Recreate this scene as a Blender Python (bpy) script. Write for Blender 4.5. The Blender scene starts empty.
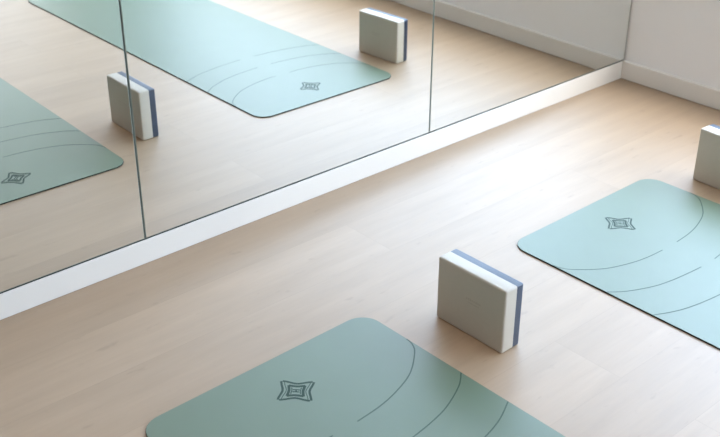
import bpy, bmesh, math, random
from mathutils import Vector, Matrix
random.seed(4)
sc = bpy.context.scene
C = sc.collection

# ------------------------------------------------------------------ helpers
def tag(o, label=None, cat=None, group=None, kind=None):
    if label: o['label'] = label
    if cat: o['category'] = cat
    if group: o['group'] = group
    if kind: o['kind'] = kind
    return o

def obj(name, bm, m, parent=None, smooth=False):
    bmesh.ops.recalc_face_normals(bm, faces=bm.faces)
    me = bpy.data.meshes.new(name)
    bm.to_mesh(me); bm.free()
    for mm in (m if isinstance(m, (list, tuple)) else [m]):
        me.materials.append(mm)
    if smooth:
        for p in me.polygons: p.use_smooth = True
    o = bpy.data.objects.new(name, me); C.objects.link(o)
    if parent: o.parent = parent
    return o

def empty(name, loc, rz=0, rx=0):
    o = bpy.data.objects.new(name, None); C.objects.link(o)
    o.empty_display_size = .1
    o.location = loc; o.rotation_euler = (rx, 0, rz)
    return o

def box(bm, x0, x1, y0, y1, z0, z1, bevel=0, seg=3, mat=0):
    vs = [bm.verts.new((x, y, z)) for x in (x0, x1) for y in (y0, y1) for z in (z0, z1)]
    fs = [(0,1,3,2),(4,6,7,5),(0,4,5,1),(2,3,7,6),(0,2,6,4),(1,5,7,3)]
    faces = [bm.faces.new([vs[i] for i in f]) for f in fs]
    for f in faces: f.material_index = mat
    bmesh.ops.recalc_face_normals(bm, faces=faces)
    if bevel:
        es = {e for f in faces for e in f.edges}
        bmesh.ops.bevel(bm, geom=list(es), offset=bevel, segments=seg, profile=.5, affect='EDGES')
    return bm

def rounded_outline(w, l, r, n=10):
    """outline, x in +-w/2, y from 0 down to -l, rounded corners"""
    pts = []
    for cx, cy, a0 in ((w/2-r, -r, 0), (-w/2+r, -r, 90), (-w/2+r, -l+r, 180), (w/2-r, -l+r, 270)):
        for i in range(n+1):
            a = math.radians(a0 + 90*i/n)
            pts.append((cx+r*math.cos(a), cy+r*math.sin(a)))
    return pts

def prism(bm, pts, z0, z1, top_bevel=0):
    lo = [bm.verts.new((x, y, z0)) for x, y in pts]
    hi = [bm.verts.new((x, y, z1)) for x, y in pts]
    n = len(pts)
    bm.faces.new(lo[::-1]); top = bm.faces.new(hi)
    for i in range(n):
        bm.faces.new([lo[i], lo[(i+1) % n], hi[(i+1) % n], hi[i]])
    if top_bevel:
        bmesh.ops.bevel(bm, geom=list(top.edges), offset=top_bevel, segments=2, profile=.5, affect='EDGES')

def ribbon(bm, pts, w, z0, z1, closed=False):
    """flat printed line following pts"""
    n = len(pts); L = []; Rr = []
    for i in range(n):
        if closed: a, b = pts[i-1], pts[(i+1) % n]
        else: a, b = pts[max(i-1, 0)], pts[min(i+1, n-1)]
        d = Vector((b[0]-a[0], b[1]-a[1])).normalized()
        nn = Vector((-d.y, d.x))*w/2
        L.append((pts[i][0]+nn.x, pts[i][1]+nn.y)); Rr.append((pts[i][0]-nn.x, pts[i][1]-nn.y))
    def col(p): return bm.verts.new((p[0], p[1], z0)), bm.verts.new((p[0], p[1], z1))
    Lv = [col(p) for p in L]; Rv = [col(p) for p in Rr]
    rng = range(n) if closed else range(n-1)
    for i in rng:
        j = (i+1) % n
        bm.faces.new([Lv[i][1], Lv[j][1], Rv[j][1], Rv[i][1]])
        bm.faces.new([Lv[i][0], Lv[j][0], Lv[j][1], Lv[i][1]])
        bm.faces.new([Rv[i][1], Rv[j][1], Rv[j][0], Rv[i][0]])
        bm.faces.new([Rv[i][0], Rv[j][0], Lv[j][0], Lv[i][0]])
    if not closed:
        for k in (0, -1):
            bm.faces.new([Lv[k][0], Lv[k][1], Rv[k][1], Rv[k][0]])

# ---------------------------------------------------------------- materials
def new_mat(name):
    m = bpy.data.materials.new(name); m.use_nodes = True
    nt = m.node_tree; return m, nt, nt.nodes['Principled BSDF']

def simple(name, col, rough=.5, spec=.5, noise=0, nscale=30, bump=0, bscale=400, metal=0):
    m, nt, b = new_mat(name)
    b.inputs['Base Color'].default_value = (*col, 1)
    b.inputs['Roughness'].default_value = rough
    b.inputs['Specular IOR Level'].default_value = spec
    b.inputs['Metallic'].default_value = metal
    tc = nt.nodes.new('ShaderNodeTexCoord')
    if noise:
        n = nt.nodes.new('ShaderNodeTexNoise'); n.inputs['Scale'].default_value = nscale
        n.inputs['Detail'].default_value = 4
        nt.links.new(tc.outputs['Object'], n.inputs['Vector'])
        r = nt.nodes.new('ShaderNodeMapRange')
        r.inputs['From Min'].default_value = .3; r.inputs['From Max'].default_value = .7
        r.inputs['To Min'].default_value = 1-noise; r.inputs['To Max'].default_value = 1+noise
        nt.links.new(n.outputs['Fac'], r.inputs['Value'])
        mx = nt.nodes.new('ShaderNodeVectorMath'); mx.operation = 'SCALE'
        mx.inputs[0].default_value = col
        nt.links.new(r.outputs['Result'], mx.inputs['Scale'])
        nt.links.new(mx.outputs['Vector'], b.inputs['Base Color'])
    if bump:
        n = nt.nodes.new('ShaderNodeTexNoise'); n.inputs['Scale'].default_value = bscale
        nt.links.new(tc.outputs['Object'], n.inputs['Vector'])
        bp = nt.nodes.new('ShaderNodeBump'); bp.inputs['Strength'].default_value = bump
        bp.inputs['Distance'].default_value = .001
        nt.links.new(n.outputs['Fac'], bp.inputs['Height'])
        nt.links.new(bp.outputs['Normal'], b.inputs['Normal'])
    return m

def floor_material():
    m, nt, b = new_mat('pale_oak_boards')
    N = nt.nodes.new; L = nt.links.new
    tc = N('ShaderNodeTexCoord')
    br = N('ShaderNodeTexBrick')
    br.inputs['Scale'].default_value = 1
    br.inputs['Brick Width'].default_value = 2.2
    br.inputs['Row Height'].default_value = .2
    br.inputs['Mortar Size'].default_value = .0007
    br.inputs['Mortar Smooth'].default_value = .4
    br.inputs['Bias'].default_value = 0
    br.offset = .37
    br.inputs['Color1'].default_value = (0, 0, 0, 1)
    br.inputs['Color2'].default_value = (1, 1, 1, 1)
    br.inputs['Mortar'].default_value = (.5, .5, .5, 1)
    L(tc.outputs['Object'], br.inputs['Vector'])
    # tone of each board
    tone = N('ShaderNodeMapRange'); tone.inputs['To Min'].default_value = .955; tone.inputs['To Max'].default_value = 1.045
    L(br.outputs['Color'], tone.inputs['Value'])
    # long soft figure
    def stretched(sx, sy, detail, rough=.55):
        mp = N('ShaderNodeMapping'); mp.inputs['Scale'].default_value = (sx, sy, 1)
        L(tc.outputs['Object'], mp.inputs['Vector'])
        add = N('ShaderNodeVectorMath'); add.operation = 'ADD'
        sc_ = N('ShaderNodeVectorMath'); sc_.operation = 'SCALE'; sc_.inputs['Scale'].default_value = 7.0
        L(br.outputs['Color'], sc_.inputs[0])
        L(mp.outputs['Vector'], add.inputs[0]); L(sc_.outputs['Vector'], add.inputs[1])
        n = N('ShaderNodeTexNoise'); n.inputs['Scale'].default_value = 1; n.inputs['Detail'].default_value = detail
        n.inputs['Roughness'].default_value = rough
        L(add.outputs['Vector'], n.inputs['Vector'])
        return n
    n1 = stretched(2.0, 16, 3)
    n2 = stretched(9, 110, 4, .65)
    n3 = stretched(16, 45, 2)
    r1 = N('ShaderNodeMapRange'); r1.inputs['From Min'].default_value = .3; r1.inputs['From Max'].default_value = .7
    r1.inputs['To Min'].default_value = .955; r1.inputs['To Max'].default_value = 1.04
    L(n1.outputs['Fac'], r1.inputs['Value'])
    r2 = N('ShaderNodeMapRange'); r2.inputs['From Min'].default_value = .3; r2.inputs['From Max'].default_value = .7
    r2.inputs['To Min'].default_value = .965; r2.inputs['To Max'].default_value = 1.03
    L(n2.outputs['Fac'], r2.inputs['Value'])
    # sparse dark flecks
    r3 = N('ShaderNodeMapRange'); r3.inputs['From Min'].default_value = .66; r3.inputs['From Max'].default_value = .78
    r3.inputs['To Min'].default_value = 1; r3.inputs['To Max'].default_value = .86
    L(n3.outputs['Fac'], r3.inputs['Value'])
    # joints
    r4 = N('ShaderNodeMapRange'); r4.inputs['To Min'].default_value = 1; r4.inputs['To Max'].default_value = .86
    L(br.outputs['Fac'], r4.inputs['Value'])
    cur = tone.outputs['Result']
    for r in (r1, r2, r3, r4):
        mu = N('ShaderNodeMath'); mu.operation = 'MULTIPLY'
        L(cur, mu.inputs[0]); L(r.outputs['Result'], mu.inputs[1]); cur = mu.outputs[0]
    hue = N('ShaderNodeMix'); hue.data_type = 'RGBA'
    hue.inputs['A'].default_value = (*OAK_A, 1); hue.inputs['B'].default_value = (*OAK_B, 1)
    L(n1.outputs['Fac'], hue.inputs['Factor'])
    sv = N('ShaderNodeVectorMath'); sv.operation = 'SCALE'
    L(hue.outputs['Result'], sv.inputs[0]); L(cur, sv.inputs['Scale'])
    L(sv.outputs['Vector'], b.inputs['Base Color'])
    rr = N('ShaderNodeMapRange'); rr.inputs['To Min'].default_value = FLOOR_R-.05; rr.inputs['To Max'].default_value = FLOOR_R+.05
    L(n2.outputs['Fac'], rr.inputs['Value']); L(rr.outputs['Result'], b.inputs['Roughness'])
    b.inputs['Specular IOR Level'].default_value = FLOOR_S; b.inputs['IOR'].default_value = 1.6
    bp = N('ShaderNodeBump'); bp.inputs['Strength'].default_value = .12; bp.inputs['Distance'].default_value = .001
    L(n2.outputs['Fac'], bp.inputs['Height']); L(bp.outputs['Normal'], b.inputs['Normal'])
    return m

OAK_A = (.365, .252, .152); OAK_B = (.41, .288, .182)
FLOOR_R = .49; FLOOR_S = .85
SKY = 9.4
WARM_FILL = 9  # strength of the added warm fill light
M = {}
M['floor'] = floor_material()
M['wall'] = simple('painted_wall', (.90, .90, .89), .8, .3, .01, 3)
M['wall_warm'] = simple('sand_painted_wall', (.27, .205, .145), .8, .3, .01, 3)
M['ceiling'] = simple('ceiling_paint', (.55, .55, .54), .9, .2)
M['base'] = simple('white_skirting_paint', (.79, .76, .70), .5, .4, .01, 6)
M['mirror'] = simple('mirror_silver', (.85, .875, .865), 0, .5, metal=1)
M['glass_edge'] = simple('polished_glass_edge', (.22, .25, .21), .4, .4)
M['backing'] = simple('dark_gap_backing', (.025, .03, .028), .7, .2)
M['mat_top'] = simple('teal_mat_surface', (.112, .170, .108), .45, 1.0, .025, 9, .25, 900)
M['mat_base'] = simple('dark_rubber_base', (.012, .018, .02), .7, .3)
M['print'] = simple('dark_green_print', (.012, .045, .027), .55, .4)
M['guide'] = simple('etched_guide_line', (.045, .09, .06), .55, .5)
M['foam_white'] = simple('warm_white_foam', (.59, .545, .46), .48, .9, .012, 60, .3, 1200)
M['foam_blue'] = simple('slate_blue_foam', (.030, .046, .082), .42, .7, .03, 60, .3, 1200)
M['emboss'] = simple('pressed_lettering', (.54, .49, .41), .7, .3)
M['frame'] = simple('window_frame_paint', (.75, .75, .75), .4, .5)

# ------------------------------------------------------------------ camera
cam_d = bpy.data.cameras.new('camera'); cam = bpy.data.objects.new('camera', cam_d); C.objects.link(cam)
F, CX, CY = 1041.64, 364.77, 211.76
YAW, PITCH, ROLL = .7265, .4911, .0032
fwd = Vector((math.sin(YAW)*math.cos(PITCH), math.cos(YAW)*math.cos(PITCH), -math.sin(PITCH)))
right = Vector((math.cos(YAW), -math.sin(YAW), 0)); up = right.cross(fwd)
r2 = math.cos(ROLL)*right + math.sin(ROLL)*up; u2 = -math.sin(ROLL)*right + math.cos(ROLL)*up
mw = Matrix.Identity(4)
for i in range(3):
    mw[i][0] = r2[i]; mw[i][1] = u2[i]; mw[i][2] = -fwd[i]
mw.translation = Vector((-.3913, -2.2836, 1.5094))
cam.matrix_world = mw
cam_d.sensor_width = 36; cam_d.lens = F/720*36
cam_d.shift_x = (360-CX)/720; cam_d.shift_y = (CY-218.5)/720
cam_d.clip_start = .05
cam_d.dof.use_dof = True; cam_d.dof.focus_distance = 2.75; cam_d.dof.aperture_fstop = 4.8
sc.camera = cam

# ------------------------------------------------------------------ setting
XL, XR, YB, YF, H = -5.5, 3.0314, -5.0, 0.0, 2.75
HB = .0765
W0, W1, WZ0, WZ1 = -3.7, -.06, .42, 1.85        # window opening in the right wall
V0, V1, VZ0, VZ1 = 2.0, 2.9, .45, 1.9         # window opening in the back wall
def struct(name, bm, m, parent=None):
    o = obj(name, bm, m, parent)
    if not parent: o['kind'] = 'structure'
    return o
bm = bmesh.new(); box(bm, XL-.2, XR+.2, YB-.2, YF+.2, -.1, 0); struct('floor', bm, M['floor'])
bm = bmesh.new(); box(bm, XL-.2, XR+.2, YB-.2, YF+.2, H, H+.1); struct('ceiling', bm, M['ceiling'])
bm = bmesh.new(); box(bm, XL-.2, XR+.2, .012, .2, 0, H); struct('wall_front', bm, M['wall'])
bm = bmesh.new(); box(bm, XL-.2, XL, YB, .012, 0, H); struct('wall_left', bm, M['wall_warm'])
bm = bmesh.new()
for x0, x1, z0, z1 in ((XL-.2, XR+.2, 0, VZ0), (XL-.2, XR+.2, VZ1, H), (XL-.2, V0, VZ0, VZ1), (V1, XR+.2, VZ0, VZ1)):
    box(bm, x0, x1, YB-.2, YB, z0, z1)
struct('wall_back', bm, M['wall'])
bm = bmesh.new()
for y0, y1, z0, z1 in ((YB, .012, 0, WZ0), (YB, .012, WZ1, H), (YB, W0, WZ0, WZ1), (W1, .012, WZ0, WZ1)):
    box(bm, XR, XR+.2, y0, y1, z0, z1)
struct('wall_right', bm, M['wall'])
bm = bmesh.new(); mid = (W0+W1)/2
for a0, a1, z0, z1 in ((W0, W1, WZ0, WZ0+.05), (W0, W1, WZ1-.05, WZ1), (W0, W0+.05, WZ0+.05, WZ1-.05),
                       (W1-.05, W1, WZ0+.05, WZ1-.05), (mid-.025, mid+.025, WZ0+.05, WZ1-.05)):
    box(bm, XR+.10, XR+.15, a0, a1, z0, z1)
struct('window_1', bm, M['frame'])
bm = bmesh.new(); mid = (V0+V1)/2
for a0, a1, z0, z1 in ((V0, V1, VZ0, VZ0+.05), (V0, V1, VZ1-.05, VZ1), (V0, V0+.05, VZ0+.05, VZ1-.05),
                       (V1-.05, V1, VZ0+.05, VZ1-.05), (mid-.025, mid+.025, VZ0+.05, VZ1-.05)):
    box(bm, a0, a1, YB-.15, YB-.10, z0, z1)
struct('window_2', bm, M['frame'])
# skirting boards: small chamfer on the top edge
def skirting(name, a, b, nrm, t=.012, h=HB, z=.001):
    """board whose face runs a -> b on the floor; nrm points out of the wall"""
    bm = bmesh.new()
    a = Vector(a); b = Vector(b); n = Vector(nrm)
    prof = [(-t, z), (0, z), (0, h-.003), (-.003, h), (-t, h)]
    A = [bm.verts.new((a.x+n.x*d, a.y+n.y*d, z)) for d, z in prof]
    B = [bm.verts.new((b.x+n.x*d, b.y+n.y*d, z)) for d, z in prof]
    k = len(prof)
    for i in range(k): bm.faces.new([A[i], A[(i+1) % k], B[(i+1) % k], B[i]])
    bm.faces.new(A[::-1]); bm.faces.new(B)
    return struct(name, bm, M['base'])
skirting('baseboard_front', (XL, 0), (XR, 0), (0, -1), t=.0119, h=HB-.003)
skirting('baseboard_right', (XR-.012, -.0005), (XR-.012, YB+.012), (-1, 0), t=.0119, z=.0030)
skirting('baseboard_back', (XL+.012, YB+.012), (XR-.024, YB+.012), (0, 1), t=.0119)
skirting('baseboard_left', (XL+.012, YB+.024), (XL+.012, -.0005), (1, 0), t=.0119)

# -------------------------------------------------------------- mirror wall
JOINTS = [-2.494, -1.388, -.283, .8226, 1.9283, XR-.0035]
MIRROR_H = 2.15
def mirror_panel(x0, x1, label):
    w = x1-x0-.0032
    e = empty('mirror_panel', ((x0+x1)/2, -.0017, HB), rx=.0038)
    tag(e, label, 'mirror', 'frameless mirror panels along the front wall')
    s = .0022                      # polished arris round the silvered face
    bm = bmesh.new()
    xs = [-w/2+s, w/2-s]; zs = [.0028+s, MIRROR_H-s]
    v = [bm.verts.new(p) for p in ((xs[0], 0, zs[0]), (xs[1], 0, zs[0]), (xs[1], 0, zs[1]), (xs[0], 0, zs[1]))]
    bm.faces.new(v)
    r = bmesh.ops.extrude_face_region(bm, geom=list(bm.faces))
    bmesh.ops.translate(bm, verts=[q for q in r['geom'] if isinstance(q, bmesh.types.BMVert)], vec=(0, .004, 0))
    g = obj('silvered_glass', bm, M['mirror'], e)
    bm = bmesh.new()
    o = [(-w/2, .0006, .0028), (w/2, .0006, .0028), (w/2, .0006, MIRROR_H), (-w/2, .0006, MIRROR_H)]
    i_ = [(xs[0], 0, zs[0]), (xs[1], 0, zs[0]), (xs[1], 0, zs[1]), (xs[0], 0, zs[1])]
    ob = [(a, .004, c) for a, b_, c in o]
    O = [bm.verts.new(p) for p in o]; I = [bm.verts.new(p) for p in i_]; B = [bm.verts.new(p) for p in ob]
    IB = [bm.verts.new((p[0], .004, p[2])) for p in i_]
    for k in range(4):
        j = (k+1) % 4
        bm.faces.new([O[k], O[j], I[j], I[k]]); bm.faces.new([O[k], B[k], B[j], O[j]])
        bm.faces.new([B[k], IB[k], IB[j], B[j]])
    obj('polished_edge', bm, M['glass_edge'], e)
    return e
# dark mounting board behind the panels, seen only in the joints
bm = bmesh.new(); box(bm, JOINTS[0], XR-.001, .0026, .0118, HB-.0028, HB+MIRROR_H-.01)
struct('trim_1', bm, M['backing'])
mirror_panel(JOINTS[0], JOINTS[1], 'far left mirror panel, out of the picture beyond the one showing the dull green mat')
mirror_panel(JOINTS[1], JOINTS[2], 'mirror panel just out of the picture, left of the one showing the green mat emblem')
mirror_panel(JOINTS[2], JOINTS[3], 'leftmost frameless mirror panel in view, reflecting the emblem end of the grey-green mat')
mirror_panel(JOINTS[3], JOINTS[4], 'middle frameless mirror panel above white skirting, reflecting the pale aqua mat')
mirror_panel(JOINTS[4], JOINTS[5], 'rightmost mirror panel meeting the grey wall in the corner, reflecting bare floor')

# --------------------------------------------------------------------- mats
T_BASE, T_TOP = .0030, .0012
ZT = T_BASE + T_TOP
def smooth_curve(ctrl, n=14):
    """Catmull-Rom through ctrl"""
    P = [ctrl[0]] + list(ctrl) + [ctrl[-1]]; out = []
    for i in range(1, len(P)-2):
        for k in range(n):
            t = k/n; p0, p1, p2, p3 = P[i-1], P[i], P[i+1], P[i+2]
            out.append(tuple(.5*((2*p1[a]) + (-p0[a]+p2[a])*t + (2*p0[a]-5*p1[a]+4*p2[a]-p3[a])*t*t + (-p0[a]+3*p1[a]-3*p2[a]+p3[a])*t**3) for a in (0, 1)))
    out.append(tuple(P[-2])); return out
ARCS = [[(.3385, .160), (.333, .185), (.311, .216), (.246, .266), (.174, .294), (.109, .308), (.036, .3135)],
        [(.3385, .345), (.297, .377), (.223, .410), (.161, .425), (.092, .434), (.034, .439)],
        [(.3385, .492), (.276, .521), (.208, .539), (.121, .552), (.034, .559)]]
def yoga_mat(x, y, ang, label):
    e = empty('yoga_mat', (x, y, 0.0002), rz=ang)
    tag(e, label, 'yoga mat', 'yoga mats on the oak floor')
    W, Lm, Rc = .68, MAT_L, .055
    bm = bmesh.new(); prism(bm, rounded_outline(W, Lm, Rc), 0, T_BASE); obj('rubber_base', bm, M['mat_base'], e)
    bm = bmesh.new(); prism(bm, rounded_outline(W-.0016, Lm-.0016, Rc), T_BASE, ZT)
    for v in bm.verts: v.co.y -= .0008
    obj('top_layer', bm, M['mat_top'], e)
    # curved alignment lines, each half its own
    for ctrl in ARCS:
        pts = smooth_curve(ctrl)
        for sx in (1, -1):
            bm = bmesh.new(); ribbon(bm, [(sx*px, -py) for px, py in pts], .0032, ZT-.0001, ZT+.00025)
            obj('guide_line', bm, M['guide'], e)
    # printed emblem: four concave strands crossing at the tips, a smaller knot inside
    cx, cy = .003, -.137
    bm = bmesh.new()
    def strand(ks, Rt, Rw, w, shift=0.0):
        for k in ks:
            a0 = math.radians(90*k); a1 = a0 + math.pi/2; am = (a0+a1)/2
            P = lambda r, a: (r*math.cos(a), r*math.sin(a))
            pts = smooth_curve([P(Rt, a0), P(Rt*.80, a0+.17), P(Rw, am), P(Rt*.80, a1-.17), P(Rt, a1)], 8)
            sx, sy = shift*math.cos(am), shift*math.sin(am)
            ribbon(bm, [(cx+px+sx, cy+py+sy) for px, py in pts], w, ZT-.0001, ZT+.0003)
    strand((0, 2), .0500, .0265, .0056)
    strand((1, 3), .0480, .0265, .0054, .0050)
    strand((1, 3), .0455, .0240, .0018, -.0012)
    obj('emblem', bm, M['print'], e)
    bm = bmesh.new()
    strand(range(4), .0275, .0165, .0066)
    strand((1, 3), .0165, .0100, .0024)
    d = math.radians(45)
    for u0, v0, u1, v1 in ((-.0038, -.008, -.0038, .008), (.0038, -.008, .0038, .008), (-.004, 0, .004, 0)):
        f = lambda u, v: (cx+u*math.cos(d)-v*math.sin(d), cy+u*math.sin(d)+v*math.cos(d))
        ribbon(bm, [f(u0, v0), f(u1, v1)], .0032, ZT-.0001, ZT+.0003)
    obj('emblem_centre', bm, M['print'], e)
    return e
MAT_L = 1.93
yoga_mat(.7701, -.5968, .0118, 'grey-green yoga mat in the near left foreground, printed emblem by its short end')
yoga_mat(2.0027, -.6046, -.0004, 'pale aqua yoga mat at the right, brightened by window light')

# ------------------------------------------------------------------- blocks
BL, BH, BT, SPLIT = .225, .180, .065, .040
def yoga_block(x, y, ang, label):
    e = empty('yoga_block', (x, y, .0003), rz=ang)
    tag(e, label, 'yoga block', 'yoga blocks standing on edge')
    bm = bmesh.new(); box(bm, -BT/2, -BT/2+SPLIT, -BL/2, BL/2, 0, BH)
    def soften(bm, xout, r):
        es = []
        for ed in bm.edges:
            a, b = ed.verts[0].co, ed.verts[1].co
            both_out = abs(a.x-xout) < 1e-6 and abs(b.x-xout) < 1e-6
            along_x = abs(a.x-b.x) > 1e-6
            if both_out or along_x: es.append(ed)
        bmesh.ops.bevel(bm, geom=es, offset=r, segments=4, profile=.5, affect='EDGES')
        return bm
    soften(bm, -BT/2, .0055)
    o = obj('foam_body', bm, M['foam_white'], e); shade(o)
    bm = bmesh.new(); box(bm, -BT/2+SPLIT, BT/2, -BL/2, BL/2, 0, BH); soften(bm, BT/2, .0055)
    o = obj('blue_layer', bm, M['foam_blue'], e); shade(o)
    # faint pressed marks, two unreadable lines on the wide face
    bm = bmesh.new(); rnd = random.Random(3)
    for z0, hgt, y0, y1, step in ((.103, .0050, .012, -.032, .0062), (.0945, .0028, .006, -.030, .0034)):
        yy = y0
        while yy > y1:
            w = step*rnd.uniform(.45, .7)
            box(bm, -BT/2-.0003, -BT/2+.0004, yy-w, yy, z0, z0+hgt*rnd.uniform(.8, 1)); yy -= step
    obj('pressed_lettering', bm, M['emboss'], e)
    return e
def shade(o):
    for p in o.data.polygons: p.use_smooth = True
    o.data.set_sharp_from_angle(angle=math.radians(40))
yoga_block(1.2746, -.8369, .008, 'white and slate blue yoga block standing between the two mats')
yoga_block(2.4654, -.8229, -.0617, 'white and blue yoga block cut by the right picture edge, beyond the aqua mat')

# ---------------------------------------------------------------- daylight
w = bpy.data.worlds.new('sky'); sc.world = w; w.use_nodes = True
bg = w.node_tree.nodes['Background']
# sky: bluer on the right-hand side of the building, whiter and warmer behind the viewer
wn = w.node_tree.nodes; wl = w.node_tree.links
tcw = wn.new('ShaderNodeTexCoord'); sep = wn.new('ShaderNodeSeparateXYZ')
wl.new(tcw.outputs['Generated'], sep.inputs['Vector'])
mr = wn.new('ShaderNodeMapRange'); mr.inputs['From Min'].default_value = .25; mr.inputs['From Max'].default_value = .65
wl.new(sep.outputs['X'], mr.inputs['Value'])
mixw = wn.new('ShaderNodeMix'); mixw.data_type = 'RGBA'; mixw.clamp_result = False
mixw.inputs['A'].default_value = (.93, .94, .96, 1); mixw.inputs['B'].default_value = (.71, .93, 1.24, 1)
wl.new(mr.outputs['Result'], mixw.inputs['Factor']); wl.new(mixw.outputs['Result'], bg.inputs['Color'])
bg.inputs['Strength'].default_value = SKY
for loc, d, sx, sy in (((XR+.19, (W0+W1)/2, (WZ0+WZ1)/2), (-1, 0, 0), W1-W0, WZ1-WZ0),
                       (((V0+V1)/2, YB-.19, (VZ0+VZ1)/2), (0, 1, 0), V1-V0, VZ1-VZ0)):
    pd = bpy.data.lights.new('window_portal', 'AREA'); pd.shape = 'RECTANGLE'
    pd.cycles.is_portal = True
    po = bpy.data.objects.new('window_portal', pd); C.objects.link(po)
    po.location = loc
    po.rotation_euler = Vector(d).to_track_quat('-Z', 'Y').to_euler()
    pd.size, pd.size_y = sx, sy

# added warm fill, unseen: tints the left floor, framed like a ceiling panel
ld = bpy.data.lights.new('warm_fill_light', 'AREA'); ld.shape = 'RECTANGLE'
ld.size, ld.size_y = 1.6, 1.6; ld.energy = WARM_FILL; ld.color = (1.0, .60, .26)
lo = bpy.data.objects.new('warm_fill_light', ld); C.objects.link(lo)
lo.location = (.5, -1.4, H-.03)
bm = bmesh.new()
for x0, x1, y0, y1 in ((-.35, 1.35, -2.25, -2.21), (-.35, 1.35, -.59, -.55), (-.35, -.31, -2.21, -.59), (1.31, 1.35, -2.21, -.59)):
    box(bm, x0, x1, y0, y1, H-.04, H)
struct('trim_2', bm, M['frame'])  # unseen surround made for the added fill light

# ------------------------------------------------------------------ output
vs = sc.view_settings
vs.view_transform = 'Standard'; vs.look = 'None'; vs.gamma = 1; vs.use_curve_mapping = False
vs.exposure = 0.0
cy = sc.cycles
cy.use_denoising = True
cy.max_bounces = 12; cy.diffuse_bounces = 6; cy.glossy_bounces = 8
cy.caustics_reflective = True; cy.caustics_refractive = False
cy.sample_clamp_indirect = 0; cy.blur_glossy = 0
